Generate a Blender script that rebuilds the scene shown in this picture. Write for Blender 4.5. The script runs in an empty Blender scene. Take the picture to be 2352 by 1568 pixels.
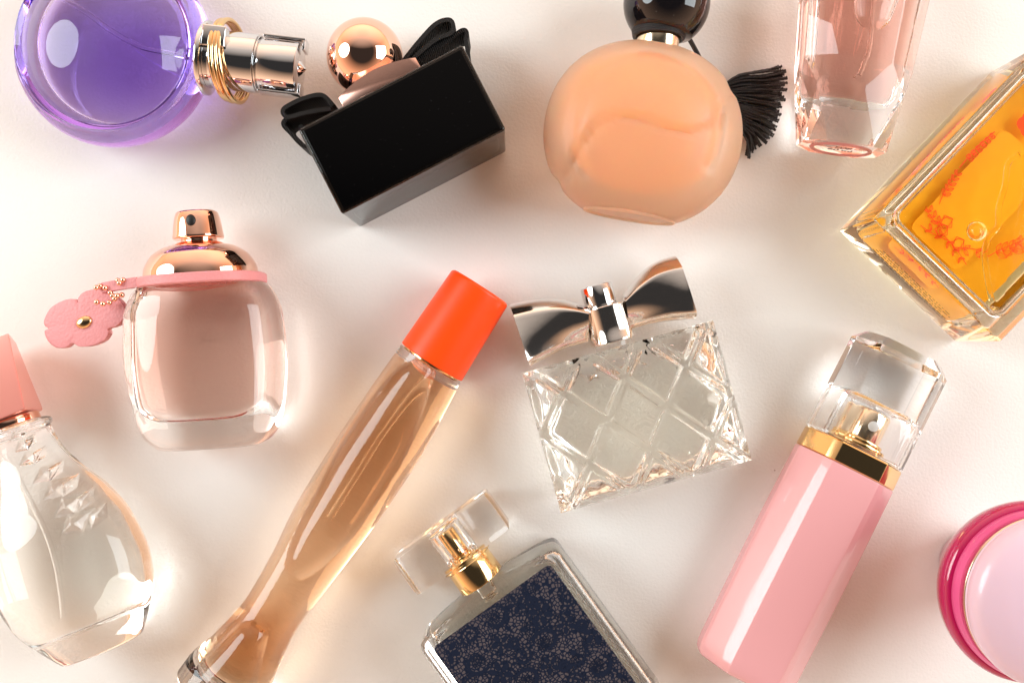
import bpy, bmesh, math, random
from math import sin, cos, pi, radians, sqrt
from mathutils import Vector
random.seed(7)
sc = bpy.context.scene
COL = sc.collection
# ------------------------------------------------------------------ camera
H = 0.38                       # camera height over the table top (m)
WID = 0.40                     # width of table seen (m)
S = WID / 2352.0
cam = bpy.data.cameras.new('camera'); camo = bpy.data.objects.new('camera', cam); COL.objects.link(camo)
cam.sensor_width = 36; cam.lens = 36 * H / WID; cam.clip_start = .01; cam.clip_end = 20
camo.location = (0, 0, H); sc.camera = camo
# ------------------------------------------------------------------ world, lamps, exposure
w = bpy.data.worlds.new('World'); sc.world = w; w.use_nodes = True
# a warm room: paler low down on its walls, dark ceiling overhead
wn = w.node_tree; bg = wn.nodes['Background']; bg.inputs[1].default_value = 1.0
tcw = wn.nodes.new('ShaderNodeTexCoord'); sx_ = wn.nodes.new('ShaderNodeSeparateXYZ'); rw = wn.nodes.new('ShaderNodeValToRGB')
wn.links.new(tcw.outputs['Generated'], sx_.inputs[0]); wn.links.new(sx_.outputs['Z'], rw.inputs[0])
e_ = rw.color_ramp.elements; e_[0].position = .15; e_[0].color = (1.34, .80, .52, 1); e_[1].position = .84; e_[1].color = (.034, .031, .030, 1)
em = rw.color_ramp.elements.new(.55); em.color = (.60, .36, .23, 1)
# the pale wall and window side of the room, beyond the top of the picture
dt = wn.nodes.new('ShaderNodeVectorMath'); dt.operation = 'DOT_PRODUCT'; dt.inputs[1].default_value = (0, .85, .53)
wn.links.new(tcw.outputs['Generated'], dt.inputs[0]); rn = wn.nodes.new('ShaderNodeValToRGB'); wn.links.new(dt.outputs['Value'], rn.inputs[0])
e_ = rn.color_ramp.elements; e_[0].position = .62; e_[0].color = (0, 0, 0, 1); e_[1].position = .95; e_[1].color = (.66, .56, .49, 1)
ad = wn.nodes.new('ShaderNodeMix'); ad.data_type = 'RGBA'; ad.blend_type = 'ADD'; ad.inputs[0].default_value = 1
wn.links.new(rw.outputs[0], ad.inputs[6]); wn.links.new(rn.outputs[0], ad.inputs[7]); wn.links.new(ad.outputs[2], bg.inputs[0])
def area(name, loc, target, shape, sx, sy, power, col):
    l = bpy.data.lights.new(name, 'AREA'); l.shape = shape; l.size = sx; l.size_y = sy; l.energy = power; l.color = col
    o = bpy.data.objects.new(name, l); COL.objects.link(o); o.location = loc
    d = Vector(target) - Vector(loc); o.rotation_euler = d.to_track_quat('-Z', 'Y').to_euler()
    return o
area('softbox_left', (-1.0, .24, .68), (0, .0, 0), 'DISK', .74, .74, 9.6, (.86, .97, 1))
area('softbox_right', (.99, .16, .66), (0, .0, 0), 'RECTANGLE', .78, .66, 9.9, (.87, .96, 1))
sc.view_settings.view_transform = 'Standard'; sc.view_settings.look = 'None'
sc.view_settings.exposure = 0.30; sc.view_settings.gamma = 1.0
cy = sc.cycles
cy.max_bounces = 26; cy.transmission_bounces = 24; cy.glossy_bounces = 8; cy.diffuse_bounces = 4
cy.transparent_max_bounces = 16; cy.caustics_refractive = True; cy.caustics_reflective = True
cy.blur_glossy = 0.3; cy.sample_clamp_indirect = 0.0; cy.use_guiding = True; cy.use_surface_guiding = True; cy.use_volume_guiding = False
cy.use_denoising = True
# ------------------------------------------------------------------ materials
def newmat(name):
    m = bpy.data.materials.new(name); m.use_nodes = True
    nt = m.node_tree; return m, nt, nt.nodes['Principled BSDF']
def noise_bump(nt, bsdf, scale, strength, dist=.0005, detail=4, coord='Object', stretch=None):
    tc = nt.nodes.new('ShaderNodeTexCoord'); n = nt.nodes.new('ShaderNodeTexNoise')
    n.inputs['Scale'].default_value = scale; n.inputs['Detail'].default_value = detail
    b = nt.nodes.new('ShaderNodeBump'); b.inputs['Strength'].default_value = strength; b.inputs['Distance'].default_value = dist
    src = tc.outputs[coord]
    if stretch:
        mp = nt.nodes.new('ShaderNodeMapping'); mp.inputs['Scale'].default_value = stretch
        nt.links.new(src, mp.inputs[0]); src = mp.outputs[0]
    nt.links.new(src, n.inputs['Vector']); nt.links.new(n.outputs[0], b.inputs['Height'])
    nt.links.new(b.outputs[0], bsdf.inputs['Normal'])
    return n, b
def plain(name, col, rough=.4, metal=0, coat=0, bump=None, spec=.5, sub=0, trans=0):
    m, nt, p = newmat(name)
    p.inputs['Base Color'].default_value = (*col, 1); p.inputs['Roughness'].default_value = rough
    p.inputs['Metallic'].default_value = metal; p.inputs['Coat Weight'].default_value = coat
    p.inputs['Coat Roughness'].default_value = .03; p.inputs['Specular IOR Level'].default_value = spec
    if sub:
        p.inputs['Subsurface Weight'].default_value = sub; p.inputs['Subsurface Scale'].default_value = .006
        p.inputs['Subsurface Radius'].default_value = (1, .5, .3)
    p.inputs['Transmission Weight'].default_value = trans
    if bump: noise_bump(nt, p, *bump)
    return m
def dusty(m, scale=900, thr=.045, col=(.55, .52, .5)):
    """scattered specks of dust on the surface"""
    nt = m.node_tree; p = nt.nodes['Principled BSDF']
    tc = nt.nodes.new('ShaderNodeTexCoord'); v = nt.nodes.new('ShaderNodeTexVoronoi'); v.inputs['Scale'].default_value = scale
    nt.links.new(tc.outputs['Object'], v.inputs['Vector'])
    n = nt.nodes.new('ShaderNodeTexNoise'); n.inputs['Scale'].default_value = 60; nt.links.new(tc.outputs['Object'], n.inputs['Vector'])
    mm = nt.nodes.new('ShaderNodeMath'); mm.operation = 'MULTIPLY'; nt.links.new(n.outputs[0], mm.inputs[0]); mm.inputs[1].default_value = thr * 2
    lt = nt.nodes.new('ShaderNodeMath'); lt.operation = 'LESS_THAN'
    nt.links.new(v.outputs['Distance'], lt.inputs[0]); nt.links.new(mm.outputs[0], lt.inputs[1])
    mx = nt.nodes.new('ShaderNodeMix'); mx.data_type = 'RGBA'
    mx.inputs[6].default_value = p.inputs['Base Color'].default_value; mx.inputs[7].default_value = (*col, 1)
    nt.links.new(lt.outputs[0], mx.inputs[0]); nt.links.new(mx.outputs[2], p.inputs['Base Color'])
    return m
def glass(name, T=None, ior=1.5, rough=0.0, mm=30, bump=None, surf=(1, 1, 1)):
    """clear dielectric; T = colour let through over `mm` millimetres"""
    m = bpy.data.materials.new(name); m.use_nodes = True; nt = m.node_tree
    nt.nodes.remove(nt.nodes['Principled BSDF']); out = nt.nodes['Material Output']
    g = nt.nodes.new('ShaderNodeBsdfGlass'); g.inputs['IOR'].default_value = ior; g.inputs['Roughness'].default_value = rough
    g.inputs['Color'].default_value = (*surf, 1)
    nt.links.new(g.outputs[0], out.inputs[0])
    if T:
        s = [-math.log(max(t, .002)) / (mm * .001) for t in T]; d = max(s) * 1.0001
        v = nt.nodes.new('ShaderNodeVolumeAbsorption'); v.inputs['Density'].default_value = d
        v.inputs['Color'].default_value = (1 - s[0] / d, 1 - s[1] / d, 1 - s[2] / d, 1)
        nt.links.new(v.outputs[0], out.inputs[1])
    if bump: noise_bump(nt, g, *bump)
    return m
M = {}
M['clear'] = glass('clear_glass', (.985, .985, .975), 1.46)
M['clear_pure'] = glass('clear_acrylic', (.99, .985, .98), 1.47)
M['bubble'] = glass('air_pocket', None, .74)
M['air_in_glass'] = glass('air_in_glass', None, .68)
M['tube'] = glass('plastic_tube', None, .86, .02)
M['purple_glass'] = glass('purple_glass', (.77, .68, .96), 1.48)
M['purple_liquid'] = glass('purple_liquid', (.68, .54, .86), .915)
M['pink_liquid'] = glass('pink_liquid', (.995, .755, .68), .91)
M['rose_liquid'] = glass('rose_liquid', (.90, .50, .42), .91)
M['peach_liquid'] = glass('peach_liquid', (.96, .50, .26), .93)
M['amber_liquid'] = glass('amber_liquid', (1.0, .95, .55), .91)
M['pale_liquid'] = glass('pale_liquid', (.995, .97, .89), .91)
M['faint_liquid'] = glass('faint_liquid', (.995, .96, .92), .91)
M['straw_liquid'] = glass('straw_liquid', (.99, .965, .86), .91)
M['magenta_glass'] = plain('magenta_glass', (.42, .006, .085), .07, 0, coat=.6, sub=.1)
M['silver'] = plain('silver_chrome', (.74, .735, .74), .05, 1, bump=(90, .06, .0003))
M['silver2'] = dusty(plain('bow_silver', (.84, .80, .76), .10, 1, bump=(260, .10, .0003)), 1400, .05, (.5, .45, .42))
M['gold'] = plain('gold_metal', (.90, .63, .30), .10, 1)
M['pale_gold'] = plain('pale_gold_metal', (.93, .78, .58), .16, 1)
M['rose_gold'] = plain('rose_gold_metal', (.93, .56, .42), .06, 1)
M['rose_satin'] = dusty(plain('rose_gold_satin', (.88, .52, .42), .26, 1), 1200, .05, (.8, .7, .6))
M['ring_gold'] = plain('ring_gold', (.80, .56, .30), .14, 1)
M['copper_ball'] = dusty(plain('copper_ball', (.95, .60, .46), .035, 1), 1500, .03, (.9, .8, .7))
M['black_gloss'] = dusty(plain('black_lacquer', (.0008, .0008, .0010), .04, 0, spec=.22), 900, .03, (.16, .16, .18))
M['black_ball'] = dusty(plain('black_plastic', (.006, .005, .006), .04, 0, spec=.6), 700, .04)
M['smoke_glass'] = glass('smoked_glass', (.10, .09, .085), 1.5, .0, 10)
M['black_inner'] = plain('black_coating', (.006, .005, .005), .4)
M['orange_cap'] = plain('orange_plastic', (1.0, .075, .004), .36, 0, bump=(500, .05, .0002), spec=.35, sub=.25)
M['pink_lacquer'] = plain('pink_lacquer', (.75, .38, .40), .25, 0, coat=.55)
M['nozzle_white'] = plain('white_nozzle', (.85, .85, .83), .3)
M['hole_black'] = plain('black_hole', (.005, .005, .005), .5)
M['pearl_lid'] = plain('pearl_pink_plastic', (.70, .53, .64), .32, 0, coat=.5, sub=.2)
M['pink_cup'] = plain('bright_pink_plastic', (.62, .035, .16), .3, 0, coat=.4)
M['cap_pink'] = plain('pink_metallic', (.90, .36, .30), .28, .35, coat=.5)
# table: matte white paper with fine grain
m, nt, p = newmat('table_paper'); M['table'] = m
p.inputs['Roughness'].default_value = .75; p.inputs['Specular IOR Level'].default_value = .25
tc = nt.nodes.new('ShaderNodeTexCoord'); n1 = nt.nodes.new('ShaderNodeTexNoise'); n1.inputs['Scale'].default_value = 9; n1.inputs['Detail'].default_value = 5
cr = nt.nodes.new('ShaderNodeValToRGB'); cr.color_ramp.elements[0].color = (.86, .84, .80, 1); cr.color_ramp.elements[1].color = (.885, .87, .84, 1)
nt.links.new(tc.outputs['Object'], n1.inputs['Vector']); nt.links.new(n1.outputs[0], cr.inputs[0])
vd = nt.nodes.new('ShaderNodeTexVoronoi'); vd.inputs['Scale'].default_value = 42; nt.links.new(tc.outputs['Object'], vd.inputs['Vector'])
ld = nt.nodes.new('ShaderNodeMath'); ld.operation = 'LESS_THAN'; ld.inputs[1].default_value = .014; nt.links.new(vd.outputs['Distance'], ld.inputs[0])
hf = nt.nodes.new('ShaderNodeMath'); hf.operation = 'MULTIPLY'; hf.inputs[1].default_value = .55; nt.links.new(ld.outputs[0], hf.inputs[0])
md = nt.nodes.new('ShaderNodeMix'); md.data_type = 'RGBA'; md.inputs[7].default_value = (.30, .22, .17, 1)
nt.links.new(hf.outputs[0], md.inputs[0]); nt.links.new(cr.outputs[0], md.inputs[6]); nt.links.new(md.outputs[2], p.inputs['Base Color'])
n2 = nt.nodes.new('ShaderNodeTexNoise'); n2.inputs['Scale'].default_value = 900; n2.inputs['Detail'].default_value = 3
bp = nt.nodes.new('ShaderNodeBump'); bp.inputs['Strength'].default_value = .55; bp.inputs['Distance'].default_value = .0003
nt.links.new(tc.outputs['Object'], n2.inputs['Vector']); nt.links.new(n2.outputs[0], bp.inputs['Height']); nt.links.new(bp.outputs[0], p.inputs['Normal'])
# ribbon: ribbed black
m, nt, p = newmat('grosgrain_ribbon'); M['ribbon'] = m
p.inputs['Base Color'].default_value = (.004, .0035, .0035, 1); p.inputs['Roughness'].default_value = .6; p.inputs['Specular IOR Level'].default_value = .3
tc = nt.nodes.new('ShaderNodeTexCoord'); wv = nt.nodes.new('ShaderNodeTexWave'); wv.inputs['Scale'].default_value = 420; wv.bands_direction = 'X'
bp = nt.nodes.new('ShaderNodeBump'); bp.inputs['Strength'].default_value = .8; bp.inputs['Distance'].default_value = .0004
nt.links.new(tc.outputs['Object'], wv.inputs['Vector']); nt.links.new(wv.outputs[0], bp.inputs['Height']); nt.links.new(bp.outputs[0], p.inputs['Normal'])
M['thread'] = plain('black_thread', (.006, .005, .006), .42, bump=(2500, .9, .0004), spec=.5)
# leather
m, nt, p = newmat('pink_leather'); M['leather'] = m
p.inputs['Base Color'].default_value = (.74, .29, .30, 1); p.inputs['Roughness'].default_value = .5
tc = nt.nodes.new('ShaderNodeTexCoord'); v = nt.nodes.new('ShaderNodeTexVoronoi'); v.inputs['Scale'].default_value = 1100; v.feature = 'F1'
bp = nt.nodes.new('ShaderNodeBump'); bp.inputs['Strength'].default_value = .35; bp.inputs['Distance'].default_value = .0003; bp.invert = True
nt.links.new(tc.outputs['Object'], v.inputs['Vector']); nt.links.new(v.outputs[0], bp.inputs['Height']); nt.links.new(bp.outputs[0], p.inputs['Normal'])
# frosted glass of the peach bottle
m = bpy.data.materials.new('frosted_glass'); m.use_nodes = True; nt = m.node_tree; M['frosted'] = m
p = nt.nodes['Principled BSDF']
p.inputs['Base Color'].default_value = (.99, .76, .56, 1); p.inputs['Transmission Weight'].default_value = .72
p.inputs['Roughness'].default_value = .42; p.inputs['IOR'].default_value = 1.40; noise_bump(nt, p, 1800, .12, .0002)
p.inputs['Subsurface Weight'].default_value = .4; p.inputs['Subsurface Scale'].default_value = .008; p.inputs['Subsurface Radius'].default_value = (1, .5, .3)

# ------------------------------------------------------------------ helpers
def P(px, py, z=0.0):
    f = S * (H - z) / H
    return Vector(((px - 1176) * f, -(py - 784) * f, z))
class Thing:
    """an Empty at the thing's base; lengths inside are in picture units of size k metres"""
    def __init__(s, name, label, cat, px, py, up, zref, group=None):
        o = bpy.data.objects.new(name, None); COL.objects.link(o); o.empty_display_size = .01
        o['label'] = label; o['category'] = cat
        if group: o['group'] = group
        c = P(px, py, zref); o.location = (c.x, c.y, 0)
        s.th = math.atan2(-up[0], -up[1]); o.rotation_euler = (0, 0, s.th)
        s.o = o; s.c = Vector((c.x, c.y, 0)); s.k = S * (H - zref) / H
    def loc(s, px, py, z=0.0):
        """picture point at height z (local units) -> local (x, y, z)"""
        w_ = P(px, py, z * s.k) - s.c; c, n = cos(-s.th), sin(-s.th)
        return Vector(((w_.x * c - w_.y * n) / s.k, (w_.x * n + w_.y * c) / s.k, z))
    def add(s, name, vf, mat, parent=None, sharp=35, smooth=True, label=None, wn=False):
        vs, fs = vf
        me = bpy.data.meshes.new(name); me.from_pydata([tuple(Vector(v) * s.k) for v in vs], [], fs)
        bm = bmesh.new(); bm.from_mesh(me); bmesh.ops.recalc_face_normals(bm, faces=bm.faces); bm.to_mesh(me); bm.free()
        me.materials.append(M[mat] if isinstance(mat, str) else mat)
        if smooth:
            me.shade_smooth()
            if sharp < 180: me.set_sharp_from_angle(angle=radians(sharp))
        o = bpy.data.objects.new(name, me); COL.objects.link(o); o.parent = parent or s.o
        if wn: md_ = o.modifiers.new('weighted', 'WEIGHTED_NORMAL'); md_.keep_sharp = True; md_.weight = 100
        if label: o['label'] = label
        return o
def join(*parts):
    V, F = [], []
    for v, f in parts:
        b = len(V); V += [tuple(x) for x in v]; F += [[i + b for i in q] for q in f]
    return V, F
def xf(vf, rot=(0, 0, 0), t=(0, 0, 0), s=(1, 1, 1)):
    from mathutils import Euler
    R = Euler(rot).to_matrix(); t = Vector(t)
    return [tuple(R @ Vector((v[0] * s[0], v[1] * s[1], v[2] * s[2])) + t) for v in vf[0]], vf[1]
def interp(tab, y):
    """smooth interpolation through a table of rows (y, a, b, ...)"""
    n = len(tab)
    if y <= tab[0][0]: return list(tab[0][1:])
    if y >= tab[-1][0]: return list(tab[-1][1:])
    for i in range(n - 1):
        if y <= tab[i + 1][0]: break
    y0, y1 = tab[i][0], tab[i + 1][0]; h = y1 - y0; t = (y - y0) / h; out = []
    for c in range(1, len(tab[0])):
        a, b = tab[i][c], tab[i + 1][c]; d = (b - a) / h
        if i > 0: dl = (a - tab[i - 1][c]) / (y0 - tab[i - 1][0]); m0 = 0 if dl * d <= 0 else 2 * dl * d / (dl + d)
        else: m0 = d
        if i < n - 2: dr = (tab[i + 2][c] - b) / (tab[i + 2][0] - y1); m1 = 0 if dr * d <= 0 else 2 * dr * d / (dr + d)
        else: m1 = d
        t2, t3 = t * t, t * t * t
        out.append((2*t3 - 3*t2 + 1) * a + (t3 - 2*t2 + t) * h * m0 + (-2*t3 + 3*t2) * b + (t3 - t2) * h * m1)
    return out
def ring_faces(nr, ns, close=True):
    F = []
    for i in range(nr - 1):
        for j in range(ns):
            a, b = i * ns + j, i * ns + (j + 1) % ns
            F.append([a, b, b + ns, a + ns])
    if close: F.append(list(range(ns))[::-1]); F.append(list(range((nr - 1) * ns, nr * ns)))
    return F
def loft(rows, ns=64):
    """rows along +y: (y, half width, half thickness, exponent, x centre, z centre)"""
    V = []
    for (y, hw, ht, n, xc, zc) in rows:
        for j in range(ns):
            a = 2 * pi * j / ns; c, s_ = cos(a), sin(a)
            V.append((xc + hw * math.copysign(abs(c) ** (2 / n), c), y, zc + ht * math.copysign(abs(s_) ** (2 / n), s_)))
    return V, ring_faces(len(rows), ns)
def loft_dense(rows, ns, step):
    out = [rows[0]]
    for a, b in zip(rows, rows[1:]):
        n = max(1, int(abs(b[0] - a[0]) / step))
        out += [tuple(p_ + (q_ - p_) * t / n for p_, q_ in zip(a, b)) for t in range(1, n + 1)]
    return loft(out, ns)
def loft_smooth(tab, ns=64, nr=60, rnd=0, rnd_top=None):
    """tab rows (y, hw, ht, n, xc, zc) smoothly interpolated; ends rounded over rnd"""
    y0, y1 = tab[0][0], tab[-1][0]; rt = rnd if rnd_top is None else rnd_top; rows = []
    ys = []
    if rnd: ys += [y0 + rnd * (1 - cos(pi / 2 * i / 8)) for i in range(8)]
    lo = y0 + rnd; hi = y1 - rt
    ys += [lo + (hi - lo) * i / nr for i in range(nr + 1)]
    if rt: ys += [hi + rt * sin(pi / 2 * i / 8) for i in range(1, 9)]
    for y in ys:
        hw, ht, n, xc, zc = interp(tab, y); ins = 0
        if rnd and y < lo: q = (lo - y) / rnd; ins = rnd * (1 - sqrt(max(0, 1 - q * q)))
        if rt and y > hi: q = (y - hi) / rt; ins = rt * (1 - sqrt(max(0, 1 - q * q)))
        rows.append((y, max(hw - ins, .5), max(ht - ins, .5), n, xc, zc))
    return loft(rows, ns)
def cyl(y0, y1, r, ns=48, bev=2, xc=0, zc=0, r1=None):
    r1 = r if r1 is None else r1; rows = []
    for q in (0, .5, 1): rows.append((y0 + bev * (1 - cos(pi / 2 * q)) , r - bev * (1 - sin(pi / 2 * q)), ) )
    for q in (0, .5, 1): rows.append((y1 - bev * cos(pi / 2 * q) if False else y1 - bev + bev * sin(pi / 2 * q), r1 - bev * (1 - cos(pi / 2 * q))))
    return loft([(y, rr, rr, 2, xc, zc) for y, rr in rows], ns)
def lathe_z(prof, ns=96, fx=1, fy=1, close=True):
    V = [(r * fx * cos(2 * pi * j / ns), r * fy * sin(2 * pi * j / ns), z) for r, z in prof for j in range(ns)]
    return V, ring_faces(len(prof), ns, close)
def smooth_prof(pts, n=60):
    """Catmull-Rom through 2-D points"""
    out = []; m_ = len(pts)
    per = max(2, n // (m_ - 1))
    for i in range(m_ - 1):
        p0, p1, p2, p3 = pts[max(0, i - 1)], pts[i], pts[i + 1], pts[min(m_ - 1, i + 2)]
        for j in range(per):
            t = j / per
            out.append(tuple(.5 * ((2 * b) + (c - a) * t + (2*a - 5*b + 4*c - d) * t * t + (3*b - a - 3*c + d) * t ** 3) for a, b, c, d in zip(p0, p1, p2, p3)))
    out.append(tuple(pts[-1])); return out
def box(x0, x1, y0, y1, z0, z1, bev=3, seg=3):
    bm = bmesh.new(); bmesh.ops.create_cube(bm, size=1)
    for v in bm.verts: v.co = Vector(((x0 + x1) / 2 + v.co.x * (x1 - x0), (y0 + y1) / 2 + v.co.y * (y1 - y0), (z0 + z1) / 2 + v.co.z * (z1 - z0)))
    if bev: bmesh.ops.bevel(bm, geom=bm.edges[:], offset=bev, segments=seg, affect='EDGES', profile=.5)
    return dump(bm)
def dump(bm):
    bm.verts.index_update(); r = [tuple(v.co) for v in bm.verts], [[v.index for v in f.verts] for f in bm.faces]; bm.free(); return r
def load(vf):
    bm = bmesh.new(); vs = [bm.verts.new(v) for v in vf[0]]
    for f in vf[1]:
        try: bm.faces.new([vs[i] for i in f])
        except ValueError: pass
    return bm
def cut(vf, co, no, bev=0):
    """cut away what lies beyond the plane, closing the hole"""
    bm = load(vf); bmesh.ops.bisect_plane(bm, geom=bm.verts[:] + bm.edges[:] + bm.faces[:], plane_co=co, plane_no=no, clear_outer=True)
    bmesh.ops.holes_fill(bm, edges=[e for e in bm.edges if e.is_boundary], sides=0)
    return dump(bm)
def prism(poly, z0, z1, bev=0, seg=3):
    """extrude a 2-D outline (x, y) from z0 to z1"""
    bm = bmesh.new(); lo = [bm.verts.new((x, y, z0)) for x, y in poly]; hi = [bm.verts.new((x, y, z1)) for x, y in poly]
    n = len(poly); bm.faces.new(lo[::-1]); bm.faces.new(hi)
    for i in range(n): bm.faces.new((lo[i], lo[(i + 1) % n], hi[(i + 1) % n], hi[i]))
    if bev: bmesh.ops.bevel(bm, geom=bm.edges[:], offset=bev, segments=seg, affect='EDGES', profile=.5)
    return dump(bm)
def tube(pts, r, ns=10, taper=None):
    pts = [Vector(p_) for p_ in pts]; V = []; up = Vector((0, 0, 1)); n = len(pts)
    for i, q in enumerate(pts):
        d = (pts[min(i + 1, n - 1)] - pts[max(i - 1, 0)]).normalized()
        a = d.cross(up); a = a.normalized() if a.length > 1e-4 else Vector((1, 0, 0)); b = a.cross(d)
        rr = r if taper is None else r * taper(i / (n - 1))
        for j in range(ns): V.append(tuple(q + (a * cos(2 * pi * j / ns) + b * sin(2 * pi * j / ns)) * rr))
    return V, ring_faces(n, ns)
def torus_path(pts, r, ns=10):
    pts = [Vector(p_) for p_ in pts]; V = []; n = len(pts); c = sum(pts, Vector()) / n
    for i, q in enumerate(pts):
        d = (pts[(i + 1) % n] - pts[i - 1]).normalized(); a = (q - c).normalized(); b = d.cross(a).normalized(); a = b.cross(d)
        for j in range(ns): V.append(tuple(q + (a * cos(2 * pi * j / ns) + b * sin(2 * pi * j / ns)) * r))
    F = [[i * ns + j, i * ns + (j + 1) % ns, ((i + 1) % n) * ns + (j + 1) % ns, ((i + 1) % n) * ns + j] for i in range(n) for j in range(ns)]
    return V, F
def sphere(c, r, nu=32, nv=20, s=(1, 1, 1)):
    V = [(c[0], c[1], c[2] - r * s[2])]
    for i in range(1, nv):
        a = -pi / 2 + pi * i / nv
        for j in range(nu): b = 2 * pi * j / nu; V.append((c[0] + r * s[0] * cos(a) * cos(b), c[1] + r * s[1] * cos(a) * sin(b), c[2] + r * s[2] * sin(a)))
    V.append((c[0], c[1], c[2] + r * s[2])); F = []
    for j in range(nu): F.append([0, 1 + (j + 1) % nu, 1 + j])
    for i in range(nv - 2):
        for j in range(nu): a = 1 + i * nu + j; b = 1 + i * nu + (j + 1) % nu; F.append([a, b, b + nu, a + nu])
    L = len(V) - 1; o = 1 + (nv - 2) * nu
    for j in range(nu): F.append([o + j, o + (j + 1) % nu, L])
    return V, F
def strip(pts, wd, z, closed=False, h=.35):
    """flat printed line of width wd along 2-D points, h thick"""
    n = len(pts); V = []; F = []
    for i, q in enumerate(pts):
        a = pts[(i - 1) % n] if closed or i else pts[0]; b = pts[(i + 1) % n] if closed or i < n - 1 else pts[-1]
        dx, dy = b[0] - a[0], b[1] - a[1]; L = math.hypot(dx, dy) or 1; nx, ny = -dy / L * wd / 2, dx / L * wd / 2
        V += [(q[0] + nx, q[1] + ny, z + h), (q[0] - nx, q[1] - ny, z + h)]
    for i in range(n if closed else n - 1):
        a = 2 * i; b = 2 * ((i + 1) % n); F.append([a, a + 1, b + 1, b])
    return V, F
def disc(cx, cy_, r, z, n=14, h=.35, rx=None, ang=0):
    rx = rx or r; V = []
    for j in range(n):
        a = 2 * pi * j / n; x, y = r * cos(a), rx * sin(a); V.append((cx + x * cos(ang) - y * sin(ang), cy_ + x * sin(ang) + y * cos(ang), z + h))
    return V, [list(range(n))]
def edge_rows(T, left, right, z, ratio, n=2, zc=None, ns=40):
    """rows for a loft from the two traced outlines, at mid height z"""
    L = sorted([tuple(T.loc(*q, z))[:2] for q in left], key=lambda q: q[1]); R = sorted([tuple(T.loc(*q, z))[:2] for q in right], key=lambda q: q[1])
    y0 = max(L[0][1], R[0][1]); y1 = min(L[-1][1], R[-1][1]); rows = []
    for i in range(ns + 1):
        y = y0 + (y1 - y0) * i / ns; xl = interp([(b, a) for a, b in L], y)[0]; xr = interp([(b, a) for a, b in R], y)[0]
        rows.append((y, (xr - xl) / 2, (xr - xl) / 2 * ratio, n, (xr + xl) / 2, z if zc is None else zc))
    return rows
def text_mesh(body, size):
    cu = bpy.data.curves.new('txt', 'FONT'); cu.body = body; cu.size = size; cu.offset = size * .03; cu.align_x = 'CENTER'; cu.align_y = 'CENTER'
    o = bpy.data.objects.new('txt', cu); COL.objects.link(o); bpy.context.view_layer.update()
    me = bpy.data.meshes.new_from_object(o.evaluated_get(bpy.context.evaluated_depsgraph_get()))
    vf = [tuple(v.co) for v in me.vertices], [list(p_.vertices) for p_ in me.polygons]
    bpy.data.objects.remove(o); bpy.data.curves.remove(cu); bpy.data.meshes.remove(me); return vf

# ------------------------------------------------------------------ table
me = bpy.data.meshes.new('table_top'); q = 3.0
me.from_pydata([(-q, -q, 0), (q, -q, 0), (q, q, 0), (-q, q, 0)], [], [(0, 1, 2, 3)]); me.materials.append(M['table'])
tbl = bpy.data.objects.new('table_top', me); COL.objects.link(tbl); tbl['kind'] = 'structure'

# ================================================================== A purple round bottle
T = Thing('perfume_bottle', 'round violet glass bottle with a silver spray neck wound with gold rings', 'perfume bottle', 252, 107, (.9935, .114), .020, 'perfume bottles lying on the table')
# body is a thick round lens standing on its rim: turned about z, flat base cut on the far side
th = 236
prof = smooth_prof([(4, 2), (120, 2), (170, 9), (205, 36), (222, 72), (226, 104), (220, 130), (208, 150)], 60)
prof += [(203, 153), (201, 158), (199, 164)] + [(196 * sin(a), 236 - 262 * (1 - cos(a * .74)) ) for a in [pi / 2 * (1 - t / 24) for t in range(25)]][0:0]
Rc = 262
prof += [(Rc * sin(a), 232 - Rc * (1 - cos(a))) for a in [.822 * (1 - t / 30) for t in range(31)]][1:-1] + [(3, 232)]
body = lathe_z(prof, 128)
body = cut(body, (0, -203, 0), (0, -1, 0))
b = T.add('glass_body', body, 'purple_glass', sharp=30)
inner = smooth_prof([(2, 30), (60, 34), (110, 50), (146, 78), (158, 108), (150, 134), (124, 162), (84, 186), (40, 200), (2, 204)], 60)
iv = cut(lathe_z(inner, 96), (0, -160, 0), (0, -1, 0))
iv = xf(iv, t=(4, 22, 0))
lq = T.add('liquid', iv, 'purple_liquid', b, sharp=30)
T.add('neck_seat', cyl(184, 216, 15, 24, 1, zc=118), M['clear_pure'], b)
pth = [T.loc(x, y, z) for x, y, z in ((418, 131, 118), (380, 124, 120), (320, 112, 120), (260, 80, 120), (215, 48, 118), (160, 14, 112))]
T.add('dip_tube', tube(smooth_prof([tuple(p_) for p_ in pth], 40), 5, 10), 'tube', lq)
zc = 118
sp = T.add('neck_plate', cyl(219, 231, 84, 64, 3, zc=zc), 'silver', label='round silver plate under the spray neck')
T.add('spray_sleeve', join(cyl(231, 345, 66, 64, 3, zc=zc), cyl(346, 349, 63, 64, 1, zc=zc)), 'silver')
T.add('spray_head', join(cyl(349, 438, 58, 64, 3, zc=zc), xf(loft([(-3, 22, 22, 2, 0, 0), (1, 20, 20, 2, 0, 0), (15, 1, 1, 2, 0, 0)], 8), t=(0, 438, zc))), 'silver')
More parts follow.
